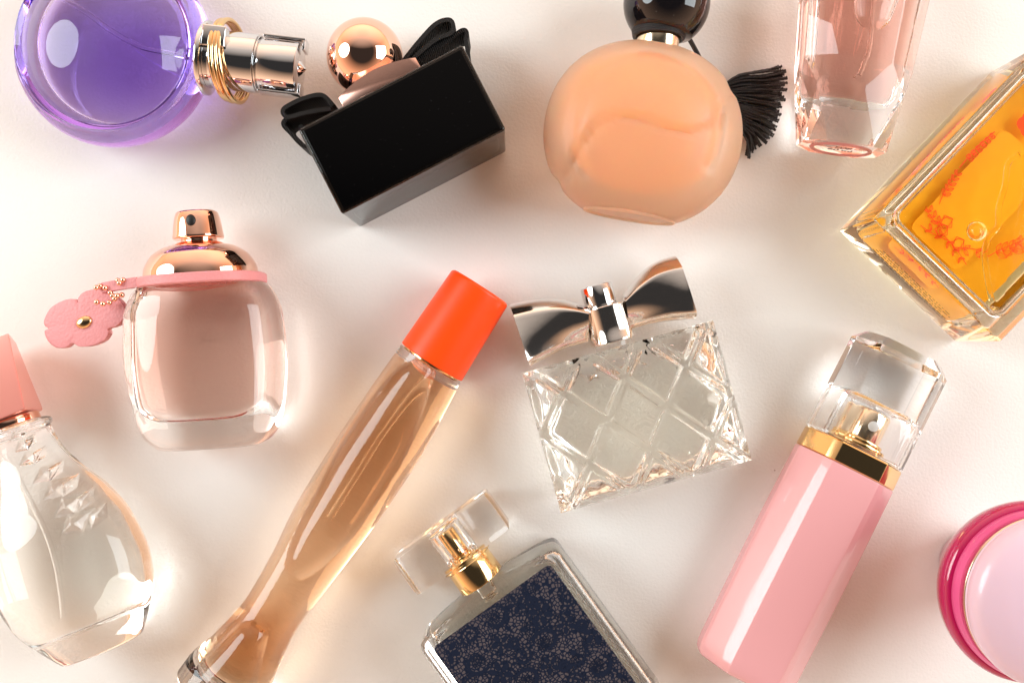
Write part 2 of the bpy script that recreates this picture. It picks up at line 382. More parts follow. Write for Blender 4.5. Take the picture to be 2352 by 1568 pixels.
# two folded-over metal tabs at the tip
T.add('tip_tab', join(box(-66, -60, 352, 449, zc - 20, zc + 22, 1), box(-60.5, -38, 443, 449, zc - 20, zc + 22, 1)), 'silver'); T.add('tip_tab', join(box(60, 66, 352, 449, zc - 20, zc + 22, 1), box(38, 60.5, 443, 449, zc - 20, zc + 22, 1)), 'silver')
T.add('neck_clip', box(-58, -10, 229, 283, zc + 44, zc + 74, 4), 'silver')
for i, (yy, tl, rr) in enumerate(((268, .10, 88), (277, .10, 90), (286, .16, 91))):
    pts = []
    for j in range(64):
        a = 2 * pi * j / 64; pts.append((rr * cos(a), yy + rr * cos(a) * tl - 14 * sin(a), zc + 78 * sin(a)))
    T.add('gold_ring', torus_path(pts, 5.8, 12), 'ring_gold')

# ================================================================== B black box bottle
T = Thing('perfume_bottle', 'black lacquered box bottle with a rose gold ball cap and black ribbon bow', 'perfume bottle', 923, 297, (-.459, -.889), .040, 'perfume bottles lying on the table')
tz = .040 / T.k
b = T.add('glass_body', box(-212.5, 212.5, -110, 110, 2, tz, 7, 4), 'smoke_glass', sharp=60, wn=True)
T.add('black_front', box(-206, 206, -104, 104, tz - 60, tz + 1.2, 5, 4), 'black_gloss', sharp=60, wn=True)
T.add('black_lining', loft_smooth([(-92, 196, 88, 6, 0, 108), (100, 196, 88, 6, 0, 108)], 72, 10, 20), 'black_inner', b)
# satin collar
c0 = T.loc(776, 218, 150); c1 = T.loc(950, 128, 150); yb = 111
poly = [(c0.x - 4, yb), (c1.x + 4, yb), (c1.x - 6, yb + 33), (c0.x + 75, yb + 48), (c0.x + 110, yb + 48), (c0.x + 2, yb + 33)]
xm = (c0.x + c1.x) / 2; hw = (c1.x - c0.x) / 2
poly = [(xm - hw, yb), (xm + hw, yb)] + [(xm + hw * (1 - 2 * i / 12) * .99, yb + 34 + 19 * sin(pi * i / 12)) for i in range(13)]
T.add('collar', prism(poly, 52, 222, 3, 2), 'rose_satin', sharp=30)
cb = T.loc(838, 131, 140)
cp = T.add('ball_cap', sphere((cb.x, cb.y, 140), 92, 64, 40), 'copper_ball', sharp=180)
# ribbon loops: a band 100 units wide bent through the loop
def band(T, pts, z0, z1, zt=0, name='ribbon_loop', th_=10):
    pp = smooth_prof([tuple(T.loc(x, y, (z0 + z1) / 2))[:2] for x, y in pts], 70); n = len(pp); V = []
    for i, q in enumerate(pp):
        a, c = pp[max(0, i - 1)], pp[min(n - 1, i + 1)]; dx, dy = c[0] - a[0], c[1] - a[1]; L = math.hypot(dx, dy) or 1
        nx, ny = -dy / L * th_ / 2, dx / L * th_ / 2
        V += [(q[0] + nx, q[1] + ny, z0), (q[0] + nx, q[1] + ny, z1), (q[0] - nx, q[1] - ny, z1), (q[0] - nx, q[1] - ny, z0)]
    F = []
    for i in range(n - 1):
        for j in range(4): a = i * 4 + j; b2 = i * 4 + (j + 1) % 4; F.append([a, b2, b2 + 4, a + 4])
    F += [[0, 1, 2, 3], [(n - 1) * 4 + j for j in range(4)]]
    return V, F
bow = T.add('ribbon_knot', box(c0.x + 10, c1.x - 10, yb + 1, yb + 22, 20, 60, 4), 'ribbon')
T.add('ribbon_loop', band(T, [(925, 165), (962, 118), (1003, 74), (1033, 63), (1044, 74), (1040, 92), (1005, 108), (960, 145), (935, 175)], 50, 165), 'ribbon', bow)
T.add('ribbon_loop', band(T, [(935, 180), (985, 137), (1030, 110), (1062, 87), (1074, 90), (1073, 112), (1078, 150), (1070, 190)], 40, 150), 'ribbon', bow)
T.add('ribbon_loop', band(T, [(775, 255), (750, 232), (712, 238), (680, 252), (663, 264), (664, 276), (676, 281), (715, 271), (770, 262)], 50, 165), 'ribbon', bow)
T.add('ribbon_loop', band(T, [(775, 272), (735, 274), (690, 278), (668, 288), (664, 300), (680, 318), (704, 343), (722, 345), (712, 315), (700, 300)], 20, 140), 'ribbon', bow)

# ================================================================== C frosted peach bottle
T = Thing('perfume_bottle', 'round frosted peach glass bottle with a black ball cap and gold collar', 'perfume bottle', 1478, 305, (.164, -.986), .026, 'perfume bottles lying on the table')
ht = 142; zc = ht + 2
tab = []
for i in range(41):
    a = -pi / 2 + pi * i / 40; y = 207 * sin(a); r = cos(a)
    tab.append((y, r))
def pdist(pl, x, y):
    best = 1e9; sg = 1
    for i in range(len(pl) - 1):
        ax, ay = pl[i]; bx, by = pl[i + 1]; dx, dy = bx - ax, by - ay; L = dx * dx + dy * dy or 1
        t = max(0, min(1, ((x - ax) * dx + (y - ay) * dy) / L)); d = math.hypot(x - ax - t * dx, y - ay - t * dy)
        if d < best: best = d; sg = 1 if dx * (y - ay) - dy * (x - ax) > 0 else -1
    return best, sg
def lp2(l): return smooth_prof([tuple(T.loc(x, y, 230))[:2] for x, y in l], 36)
WV = lp2([(1255, 440), (1296, 408), (1330, 348), (1362, 305), (1405, 282), (1455, 285), (1510, 303), (1560, 316), (1610, 308), (1645, 282), (1662, 245), (1700, 190)])
AR = lp2([(1345, 400), (1318, 350), (1316, 290), (1335, 225), (1375, 170), (1430, 135), (1490, 122), (1550, 140), (1600, 180), (1632, 225), (1644, 270), (1644, 330), (1625, 385)][::-1])
NT = [tuple(T.loc(1290, 413, 140))[:2], tuple(T.loc(1682, 206, 140))[:2]]
def pillow(sx, sy, sz, wave, nu=96, nv=72, flat=-190, cx=0, cy0=0, cz=zc, ex=2.25):
    V = []; 
    for i in range(1, nv):
        a = -pi / 2 + pi * i / nv; y = sy * math.copysign(abs(sin(a)) ** .95, sin(a)); r = abs(cos(a)) ** .92
        for j in range(nu):
            b_ = 2 * pi * j / nu; c, s_ = cos(b_), sin(b_)
            x = sx * r * math.copysign(abs(c) ** (2 / ex), c); z = sz * r * math.copysign(abs(s_) ** (2 / ex), s_)
            V.append([x, y, z])
    V = [[0, -sy, 0]] + V + [[0, sy, 0]]; L = len(V) - 1
    F = [[0, 1 + (j + 1) % nu, 1 + j] for j in range(nu)]
    for i in range(nv - 2):
        for j in range(nu): a = 1 + i * nu + j; b2 = 1 + i * nu + (j + 1) % nu; F.append([a, b2, b2 + nu, a + nu])
    o = 1 + (nv - 2) * nu; F += [[o + j, o + (j + 1) % nu, L] for j in range(nu)]
    out = []
    for x, y, z in V:
        if wave and z > 0:   # sculpted swirl: grooves and a swelling on the front
            dw, sd = pdist(WV, x, y); da, sa = pdist(AR, x, y); m1 = min(1, z / 60)
            inA = 1 / (1 + math.exp(-max(-30, min(30, sa * da / 9.0)))); ab = 1 / (1 + math.exp(-max(-30, min(30, sd * dw / 7.0))))
            z += m1 * (-11 * math.exp(-(dw / 6) ** 2) - 8 * math.exp(-(da / 11.0) ** 2) + 10 * inA * ab - 3 * (1 - ab))
        if wave:
            for nx_, ny_ in NT:
                g = math.exp(-(((x - nx_) ** 2 + (y - ny_) ** 2) / 16 ** 2)); x *= 1 - .045 * g; y *= 1 - .045 * g
        if y < flat: y = flat + (y - flat) * .04
        out.append((x + cx, y + cy0, z + cz))
    return out, F
b = T.add('glass_body', pillow(229, 212, ht, True), 'frosted', sharp=70)
T.add('liquid', pillow(172, 142, 106, False, 64, 48, -400, -4, 20), plain('peach_core', (.98, .42, .085), .5, sub=.8, trans=.0), b, sharp=180)
T.add('base_ring', torus_path([(104 * cos(2 * pi * j / 56), -190, zc + 66 * sin(2 * pi * j / 56)) for j in range(56)], 5, 10), 'frosted', b)
T.add('gold_collar', cyl(195, 262, 49, 56, 2, zc=zc), 'pale_gold')
cb = T.loc(1531, 8, zc)
T.add('ball_cap', cut(sphere((cb.x, cb.y, zc), 100, 64, 40), (0, 238, 0), (0, -1, 0)), 'black_ball', sharp=50)
# cord wound round the neck under the ball
cord = []
for i in range(3):
    pts = [((56 + i * 1.5) * cos(2 * pi * j / 40), 230 + i * 5 + 5 * cos(2 * pi * j / 40), zc + (56 + i * 1.5) * sin(2 * pi * j / 40)) for j in range(40)]
    cord.append(torus_path(pts, 5.2, 8))
cd = T.add('neck_cord', join(*cord), 'thread')
cdt = tube([tuple(T.loc(x, y, z)) for x, y, z in ((1575, 75, 100), (1600, 120, 40), (1625, 170, 12), (1650, 215, 14))], 6, 8)
T.add('cord_tail', cdt, 'thread', cd)
# tassel: fan of twisted strands
st_ = []
tips = [(1790, 156), (1800, 163), (1797, 170), (1802, 182), (1803, 190), (1796, 197), (1802, 206), (1792, 214), (1797, 222), (1799, 231), (1788, 236), (1792, 246), (1786, 254), (1790, 262), (1780, 268), (1786, 275), (1770, 280), (1781, 290), (1778, 298), (1770, 303), (1772, 312), (1760, 317), (1757, 328), (1745, 332), (1735, 340), (1722, 357), (1728, 348)]
for k2 in range(5):
    for i, (x, y) in enumerate(tips):
        x += random.uniform(-10, 3) * (k2 > 0); y += random.uniform(-5, 5) * (k2 > 0)
        z1 = 5 + k2 * 6 + random.uniform(0, 6); t0 = i / len(tips)
        a = (1650 + random.uniform(-5, 5), 205 + 40 * t0, 18 + 5 * k2)
        mid = (1700 + 10 * t0 + random.uniform(-4, 4), (a[1] * .52 + y * .48) + (-14 + 30 * t0) * .5 + random.uniform(-3, 3), 30 + 7 * k2 - 16 * abs(t0 - .5))
        mid2 = ((mid[0] + x) / 2 + 6, (mid[1] + y) / 2 + random.uniform(-3, 3), (mid[2] + z1) / 2 + 4)
        pp = smooth_prof([tuple(T.loc(*a)), tuple(T.loc(*mid)), tuple(T.loc(*mid2)), tuple(T.loc(x, y, z1))], 24)
        st_.append(tube(pp, 2.5, 6, taper=lambda t: 1 + .18 * sin(t * 60)))
        e = Vector(pp[-1]); d = (e - Vector(pp[-3])).normalized()
        for q_ in (-.5, 0, .5):
            d2 = Vector((d.x * cos(q_) - d.y * sin(q_), d.x * sin(q_) + d.y * cos(q_), 0)); st_.append(tube([e, e + d2 * 5], 1.3, 5))
T.add('tassel', join(*st_), 'thread', cd)

# ================================================================== D rose crystal bottle with faceted foot
T = Thing('perfume_bottle', 'clear faceted bottle of rose liquid lying with its cut crystal foot in view', 'perfume bottle', 1931, 343, (.146, -.989), .017, 'perfume bottles lying on the table')
zc = 104
def ngon(n, y, rx, rz, rot=0, ex=2):
    out = []
    for j in range(n):
        a = 2 * pi * (j + rot) / n; out.append((rx * cos(a), y, zc + rz * sin(a)))
    return out
N = 8
def o8(y, wa, wb, hz, sz):
    return [(x, y, zc + z) for x, z in ((wa, sz), (wb, hz), (-wb, hz), (-wa, sz), (-wa, -sz), (-wb, -hz), (wb, -hz), (wa, -sz))]
r0 = o8(0, 94, 52, 68, 32)
r1 = [(x, 116, zc + z) for x, z in ((124, 0), (98, 80), (0, 102), (-98, 80), (-124, 0), (-98, -80), (0, -102), (98, -80))]
r2 = o8(186, 123, 60, 86, 42)
V = r0 + r1 + r2 + o8(440, 143, 70, 92, 46); F = [list(range(N))[::-1]]
for j in range(N):
    a = j; b2 = (j + 1) % N
    F += [[a, b2, N + b2], [a, N + b2, N + j], [N + j, N + b2, 2 * N + j], [N + b2, 2 * N + b2, 2 * N + j]]
    F.append([2 * N + j, 2 * N + b2, 3 * N + b2, 3 * N + j])
F.append([3 * N + j for j in range(N)])
bm = load((V, F)); bmesh.ops.recalc_face_normals(bm, faces=bm.faces)
bmesh.ops.bevel(bm, geom=bm.edges[:], offset=1.6, segments=2, affect='EDGES', profile=.5); dv = dump(bm)
b = T.add('glass_body', dv, 'clear', smooth=False)
lq = T.add('liquid', loft_smooth([(104, 84, 56, 2.6, 0, zc), (150, 92, 64, 2.6, 0, zc), (200, 98, 66, 2.6, 0, zc), (430, 116, 72, 2.8, 0, zc)], 64, 30, 26, 6), 'rose_liquid', b)
pp = [tuple(T.loc(x, y, zc + 30)) for x, y in ((2060, -40), (2040, 20), (2020, 60), (1990, 82), (1962, 66), (1945, 20), (1935, -40))]
bb = T.loc(1990, 78, zc + 30)
T.add('air_bubble', loft_smooth([(bb.y, 30, 14, 2, bb.x, zc + 45), (bb.y + 40, 44, 18, 2, bb.x, zc + 45), (bb.y + 100, 54, 20, 2, bb.x + 3, zc + 45), (bb.y + 180, 60, 20, 2, bb.x + 5, zc + 45)], 40, 20, 26, 6), 'bubble', lq)
T.add('dip_tube', tube(smooth_prof([tuple(T.loc(x, y, zc)) for x, y in ((2008, -50), (2000, 20), (1992, 80), (1985, 130), (1962, 190))], 30), 5.5, 10), 'tube', lq)
ink = plain('dark_print', (.05, .025, .03), .5); M['ink'] = ink
pk = plain('pink_base_print', (.85, .38, .36), .4, trans=.5)
tm = join(xf(text_mesh('EDP', 22), t=(0, 15, 0)), xf(text_mesh('60 ml', 25), t=(0, -8, 0)))
T.add('base_print', join(xf(tm, (pi / 2, 0, 0), (0, -1.6, zc + 4)), ), 'ink', b, smooth=False)
T.add('foot_ring', torus_path([(66 * cos(2 * pi * j / 40), 1, zc + 52 * sin(2 * pi * j / 40)) for j in range(40)], 5, 8), pk, b)

# ================================================================== E amber square bottle
T = Thing('perfume_bottle', 'square amber bottle with red floral wreath print and thick clear base', 'perfume bottle', 2151, 645, (.691, -.723), .0355, 'perfume bottles lying on the table')
tz = .0355 / T.k; W2 = 204
bm = load(box(-W2, W2, 0, 590, 2, tz, 0))
bmesh.ops.bevel(bm, geom=[e for e in bm.edges if abs(e.verts[0].co.z - e.verts[1].co.z) > 100 and e.verts[0].co.y > 300], offset=34, segments=1, affect='EDGES')
bmesh.ops.bevel(bm, geom=bm.edges[:], offset=6, segments=3, affect='EDGES', profile=.5)
b = T.add('glass_body', dump(bm), glass('amber_tinted_glass', (1.0, .95, .885), 1.46), sharp=40)
bm = load(box(-176, 164, 36, 556, 34, tz - 16, 0))
bmesh.ops.bevel(bm, geom=[e for e in bm.edges if abs(e.verts[0].co.z - e.verts[1].co.z) > 100], offset=24, segments=6, affect='EDGES')
bmesh.ops.bevel(bm, geom=[e for e in bm.edges if len(e.link_faces) == 2 and e.calc_face_angle() > 1], offset=14, segments=4, affect='EDGES', profile=.5)
lq = T.add('liquid', dump(bm), 'amber_liquid', b, sharp=50)
# raised front pane
def rrect(x0, x1, y0, y1, r, n=8):
    out = []
    for cx, cy_, a0 in ((x1 - r, y1 - r, 0), (x0 + r, y1 - r, pi / 2), (x0 + r, y0 + r, pi), (x1 - r, y0 + r, 1.5 * pi)):
        out += [(cx + r * cos(a0 + pi / 2 * i / n), cy_ + r * sin(a0 + pi / 2 * i / n)) for i in range(n + 1)]
    return out
# bevelled frame round the pane: a groove, modelled as glass bead
bead = [(x, y, tz + 1) for x, y in rrect(-175, 162, 33, 556, 26)]
T.add('pane_bead', torus_path(bead, 7, 10), 'clear', b)
lab_m = plain('amber_label', (1.0, .45, .006), .5)
T.add('back_label', prism(rrect(-100, 52, 92, 420, 22), 66, 69, 0), lab_m, lq, sharp=40)
T.add('back_film', prism(rrect(-166, 154, 46, 544, 20), 40, 42, 0), plain('amber_film', (1.0, .52, .02), .5), lq, sharp=40)
# red wreath print
red = plain('red_print', (1.0, .07, .008), .5)
pr = []
def sprig(x, y, ang, L, n, lw, fat=.45, zz=72, wd=1.9):
    ca, sa = cos(ang), sin(ang); pts = [(x + ca * L * t / 10 - sa * 6 * sin(t / 10 * 2.5), y + sa * L * t / 10 + ca * 6 * sin(t / 10 * 2.5)) for t in range(11)]
    pr.append(strip(pts, wd, zz))
    for i in range(n):
        t = .25 + .75 * i / n; bx, by = x + ca * L * t, y + sa * L * t
        for sgn in (-1, 1):
            a2 = ang + sgn * .75; l = lw * (1.1 - .35 * t)
            loop = [(bx + l * q_ * cos(a2) + sg * fat * l * .5 * sin(pi * q_) * -sin(a2), by + l * q_ * sin(a2) + sg * fat * l * .5 * sin(pi * q_) * cos(a2)) for sg, rng in ((1, range(0, 9)), (-1, range(8, -1, -1))) for q_ in [r_ / 8 for r_ in rng]]
            pr.append(strip(loop, wd * .85, zz)); pr.append(strip([(bx, by), (bx + l * .9 * cos(a2), by + l * .9 * sin(a2))], wd * .6, zz))
zp = 72
def wp(x, y): v_ = T.loc(x, y, zp); return v_.x, v_.y
def sprig_px(x0, y0, x1, y1, n, lw, **k): a = wp(x0, y0); c = wp(x1, y1); sprig(a[0], a[1], math.atan2(c[1] - a[1], c[0] - a[0]), math.hypot(c[0] - a[0], c[1] - a[1]), n, lw, **k)
sprig_px(2145, 475, 2190, 400, 5, 17); sprig_px(2190, 395, 2270, 318, 6, 12, fat=.9, wd=2.6); sprig_px(2150, 530, 2118, 478, 3, 18); sprig_px(2165, 555, 2105, 518, 2, 18, fat=.3)
sprig_px(2150, 540, 2200, 610, 3, 16, fat=.3); sprig_px(2180, 570, 2250, 586, 2, 18); sprig_px(2250, 590, 2325, 560, 4, 26); sprig_px(2290, 590, 2350, 540, 3, 26)
for cx, cy_ in ((2150, 532), (2185, 562), (2160, 515)):
    a = wp(cx, cy_); pr.append(strip([(a[0] + 17 * cos(2 * pi * j / 5 * 1 + .0) * (1 if j % 2 else .6), a[1] + 17 * sin(2 * pi * j / 5)) for j in range(10)], 2, zp, True))
fl = wp(2345, 300); pr += [disc(fl[0] + 15 * cos(a), fl[1] + 15 * sin(a), 17, zp) for a in (0, 1.25, 2.5, 3.8, 5)]
pr = [([(v_[0], v_[1], v_[2] + .01 * i_) for v_ in a_], f_) for i_, (a_, f_) in enumerate(pr)]
T.add('floral_print', join(*pr), red, lq, smooth=False)
# dip tube and bubble
tp = smooth_prof([tuple(T.loc(x, y, 150)) for x, y in ((2330, 360), (2306, 380), (2298, 430), (2284, 480), (2282, 520), (2262, 545), (2252, 580), (2258, 640), (2268, 690))], 60)
T.add('dip_tube', tube(tp, 7, 10), glass('bent_tube', None, 1.12, .02), lq)
bc = T.loc(2236, 532, 165); T.add('air_bubble', sphere((bc.x, bc.y, 165), 24, 28, 18, (1, 1, .7)), 'bubble', lq)
tl = []
for r_ in range(5):
    x = -130 + 4 * r_
    while x < 120 - 12 * (r_ % 3):
        wv_ = random.uniform(4, 16); tl.append(([(x, -.6, 66 + r_ * 14), (x + wv_, -.6, 66 + r_ * 14), (x + wv_, -.6, 69.5 + r_ * 14), (x, -.6, 69.5 + r_ * 14)], [[0, 1, 2, 3]])); x += wv_ + 4
tl.append(xf(text_mesh('e', 26), (pi / 2, 0, 0), (140, -.6, 132)))
T.add('base_print', join(*tl), 'ink', b, smooth=False)

# ================================================================== F pink bottle with flower charm
T = Thing('perfume_bottle', 'squat clear bottle of pink liquid with rose gold domed sprayer and flower charm', 'perfume bottle', 484, 1020, (-.067, -.998), .021, 'perfume bottles lying on the table')
zc = 122
def rows_px(T, lst, z, ratio_t, n): return [(T.loc((l[0] + r[0]) / 2, (l[1] + r[1]) / 2, z)) for l, r in lst]
rows = [(-6, 118, 86, 3.4, 6, zc), (30, 146, 108, 3.4, 5, zc), (110, 170, 118, 2.8, 4, zc), (200, 180, 120, 2.7, 2, zc), (290, 176, 118, 2.7, 2, zc), (340, 160, 112, 2.8, 2, zc), (366, 142, 100, 2.6, 2, zc), (378, 118, 86, 2.4, 2, zc)]
b = T.add('glass_body', loft_smooth(rows, 96, 60, 16), 'clear', sharp=50)
lq = T.add('liquid', loft_smooth([(62, 104, 64, 3.6, -6, zc), (100, 124, 80, 3.8, -6, zc), (200, 134, 86, 4, -4, zc), (300, 132, 84, 4, -2, zc), (352, 112, 70, 3, -2, zc)], 80, 40, 26), 'pink_liquid', b)
# dome
T.add('domed_collar', loft_smooth([(380, 128, 118, 2.2, 2, zc), (400, 126, 116, 2.2, 2, zc), (432, 110, 104, 2.2, 2, zc), (452, 84, 80, 2.1, 2, zc), (462, 54, 54, 2, 2, zc), (464, 50, 50, 2, 2, zc)], 96, 40, 2), 'rose_gold', sharp=180)
c = T.loc(449, 545, zc)
T.add('spray_stem', cyl(458, 476, 40, 40, 1, xc=2, zc=zc), 'rose_gold')
hd = T.add('spray_head', loft_smooth([(472, 57, 57, 2.2, 1, zc), (480, 56, 56, 2.2, 1, zc), (520, 50, 48, 2.3, 1, zc), (536, 45, 42, 2.3, 1, zc)], 72, 24, 5), 'rose_gold', sharp=50)
hc = T.loc(438, 506, zc + 52)
T.add('nozzle_hole', xf(sphere((0, 0, 0), 11, 24, 14), s=(1, 1.25, .5), t=(hc.x, hc.y, zc + 51)), 'hole_black', hd)
# strap
pts = [(-206, 368), (-190, 371), (-160, 374), (-118, 377)]
st2 = []
pp = smooth_prof(pts, 40); n = len(pp); V = []
for i, q_ in enumerate(pp):
    t = i / (n - 1); hh = 11; zt = 20 + 226 * 1
    for dy, z in ((-hh, 0), (-hh, 22), (hh, 22), (hh, 0)): V.append((q_[0], q_[1] + dy * min(1, .55 + 3 * t), z + 172 + 8 * t))
F = [[i * 4 + j, i * 4 + (j + 1) % 4, (i + 1) * 4 + (j + 1) % 4, (i + 1) * 4 + j] for i in range(n - 1) for j in range(4)] + [[0, 1, 2, 3], [4 * n - 4, 4 * n - 3, 4 * n - 2, 4 * n - 1]]
bm = load((V, F)); bmesh.ops.bevel(bm, geom=[e for e in bm.edges if e.calc_face_angle(0) > .9], offset=3, segments=2, affect='EDGES'); sv = dump(bm)
ringp = []
xr = T.loc(602, 632, 200).x; 
ring = loft([(364, 139, 124, 2.5, 4, zc), (367, 142, 127, 2.5, 4, zc), (384, 142, 127, 2.5, 4, zc), (387, 139, 124, 2.5, 4, zc)], 96)
strap = T.add('leather_strap', join(sv, ring), 'leather', sharp=40)
# bead chain
bd = [(545, 500), (575, 497), (553, 515), (440, 533), (470, 543), (418, 541), (500, 572), (525, 607), (540, 590), (568, 585), (420, 627), (457, 637), (495, 630), (512, 590)]
bd = [(57.4 + x * .392, 448 + y * .392) for x, y in bd]
wire = tube(smooth_prof([tuple(T.loc(*bd[i], 196)) for i in (5, 3, 4, 6, 13, 7, 12, 11, 10)], 40), 1.5, 6)
ch = T.add('bead_chain', wire, 'rose_gold')
for i, (x, y) in enumerate(bd): T.add('bead', sphere(tuple(T.loc(x, y, 196 + (i % 3) * 4)), 6.2, 16, 10), 'rose_gold', ch, sharp=180)
fo = [(95, 735), (115, 690), (150, 650), (220, 615), (280, 608), (310, 628), (312, 600), (350, 565), (440, 550), (510, 575), (560, 610), (597, 660), (590, 720), (550, 765), (495, 782), (498, 810), (470, 850), (400, 880), (320, 888), (272, 868), (230, 893), (170, 893), (120, 855), (98, 800), (122, 782), (98, 762)]
fo = smooth_prof([(a, b_) for a, b_ in fo] + [fo[0]], 130)[:-1]
zf = 165
fp = [tuple(T.loc(57.4 + x * .392, 448 + y * .392, zf))[:2] for x, y in fo]
cx_ = sum(p_[0] for p_ in fp) / len(fp); cy_ = sum(p_[1] for p_ in fp) / len(fp)
def inset(pl, q_): return [(cx_ + (x - cx_) * q_, cy_ + (y - cy_) * q_) for x, y in pl]
V = []; nf = len(fp)
for q_, z in ((.97, zf - 26), (1, zf - 22), (1, zf - 3), (.985, zf), (.93, zf + .6), (.5, zf + 2), (.02, zf + 2)): V += [(x, y, z) for x, y in inset(fp, q_)]
V = [(x, y, z + (x - cx_) * .12) for x, y, z in V]
charm = T.add('flower_charm', (V, ring_faces(7, nf)), 'leather', ch, sharp=60)
rv = T.loc(194, 740, zf + 4); T.add('rivet', xf(sphere((0, 0, 0), 19, 28, 14), (0, 0, .35), (rv.x, rv.y, zf + 5), (1, .72, .42)), M['ring_gold'], ch)

# ================================================================== G orange capped slender bottle
T = Thing('perfume_bottle', 'long waisted bottle of copper liquid with a bright orange cap', 'perfume bottle', 528, 1550, (.541, -.841), .016, 'perfume bottles lying on the table')
zc = 92
Lf = [(922, 790), (846, 898), (757, 1031), (687, 1145), (624, 1272), (573, 1361), (497, 1449), (440, 1497), (410, 1530)]
Rt = [(1057, 879), (1011, 967), (954, 1069), (878, 1183), (808, 1278), (744, 1361), (687, 1437), (656, 1494), (628, 1560), (610, 1610)]
rows = edge_rows(T, Lf, Rt, zc, .9)
y0 = rows[0][0]; base = [(y0 - 40 + 10 * i, rows[0][1] * (1.0 + .006 * (4 - i)), rows[0][2], 2, rows[0][4], zc) for i in range(4)]
rows = base + rows
hts = [(rows[0][0], 92), (rows[4][0] + 40, 88), (rows[0][0] + 300, 66), (rows[0][0] + 600, 72), (rows[-1][0], 72)]
rows = [(y, hw, interp(hts, y)[0], 2.15, xc, zc) for (y, hw, _, n_, xc, z_) in rows]
def ends(rows, r=8):
    y, hw, h_, n_, xc, z_ = rows[0]; Y, HW, HT, N_, XC, Z_ = rows[-1]
    return [(y - r, hw - r, h_ - r, n_, xc, z_), (y - r * .6, hw - r * .3, h_ - r * .3, n_, xc, z_)] + rows[:-1] + [(Y, HW, HT, N_, XC, Z_)]
def g2(l): return [(402 + x * .6341, 574.3 + y * .6341) for x, y in l]
def almond(left, right):
    L = [tuple(T.loc(*q, 165))[:2] for q in g2(left)]; R = [tuple(T.loc(*q, 165))[:2] for q in g2(right)]
    L.sort(key=lambda q: q[1]); R.sort(key=lambda q: q[1]); return L, R
ALM = [almond([(455, 1197), (425, 1192), (398, 1160), (400, 1110), (440, 1000), (520, 850), (600, 700), (700, 550), (800, 430), (880, 392)], [(456, 1197), (500, 1175), (560, 1125), (650, 1030), (740, 900), (820, 770), (890, 610), (925, 500), (940, 440), (900, 398)]),
       almond([(20, 1610), (60, 1530), (120, 1460), (170, 1410), (220, 1360), (285, 1340)], [(270, 1640), (300, 1540), (325, 1450), (335, 1390), (315, 1352), (287, 1341)])]
def bulge(vf, lift, q):
    out = []
    for x, y, z in vf[0]:
        if z > zc + 8:
            for L, R in ALM:
                if max(L[0][1], R[0][1]) < y < min(L[-1][1], R[-1][1]):
                    xl = interp([(b_, a) for a, b_ in L], y)[0]; xr = interp([(b_, a) for a, b_ in R], y)[0]; c = (xl + xr) / 2; w_ = (xr - xl) / 2 * q
                    u = abs(x - c) / max(w_, 1)
                    if u < 1: z = z + lift * min(1, w_ / 40) * (1 - u ** 2.2) ** .6
        out.append((x, y, z))
    return out, vf[1]
gv = bulge(loft_dense(ends(rows), 220, 2.2), 22, 1)
b = T.add('glass_body', gv, 'clear', sharp=28)
ri = [(y, hw * .80, h_ * .76, n_, xc, z_) for (y, hw, h_, n_, xc, z_) in rows if y > rows[0][0] + 55][:-1]
iv = loft(ends(ri, 14), 96)
M['copper_liquid'] = glass('copper_liquid', (1.0, .55, .27), .93, mm=24)
lq = T.add('liquid', iv, 'copper_liquid', b, sharp=20)
yt = rows[-1][0]; xt = rows[-1][4]
T.add('dip_tube', tube([(xt, yt - 10, zc), (xt - 4, yt - 200, zc - 6), (xt - 2, yt - 420, zc - 20)], 5, 10), 'tube', lq)
T.add('pump_seat', cyl(yt - 34, yt - 8, 17, 24, 2, xc=xt, zc=zc), plain('peach_plastic', (.9, .45, .32), .4), b)
T.add('neck_ring', cyl(yt, yt + 7, 72, 56, 1, xc=xt, zc=zc), 'gold')
T.add('orange_cap', loft_smooth([(yt + 5, 82, 80, 2, xt, zc), (yt + 212, 76, 76, 2, xt + 1, zc)], 72, 12, 3, 9), 'orange_cap', sharp=60)

# ================================================================== H cut glass bottle with silver bow
T = Thing('perfume_bottle', 'clear diamond cut glass bottle topped by a silver metal bow', 'perfume bottle', 1462, 956, (-.267, -.964), .021, 'perfume bottles lying on the table')
W2, H2, TZ = 227, 166, 176
a1 = Vector((78, -90)); a2 = Vector((64, 82))
d1 = Vector((a1.y, -a1.x)).normalized(); d2 = Vector((a2.y, -a2.x)).normalized()
s1 = abs(a2.dot(d1)); s2 = abs(a1.dot(d2)); o0 = T.loc(1119.9 + 625 * .4394, 545.6 + 960 * .4394, TZ)
def relief(x, y):
    v_ = Vector((x - o0.x, y - o0.y)); h = 0
    best = 1e9
    for d, s_ in ((d1, s1), (d2, s2)):
        t = v_.dot(d) / s_; f = abs(t - round(t)) * s_; best = min(best, f)
    if best < 2.5: h = 11 + best
    elif best < 6: h = 13.5
    elif best < 13: h = 13.5 - (best - 6) * 2.1
    elif best < 17: h = -1.2
    else: h = -1.2 + 6 * (1 - math.exp(-(best - 17) / 12))
    return h
nx, ny = 220, 160; V = []; F = []
def edge_fall(x, y):
    d = min(W2 - abs(x), H2 - abs(y)); return min(1, max(0, d) / 26)
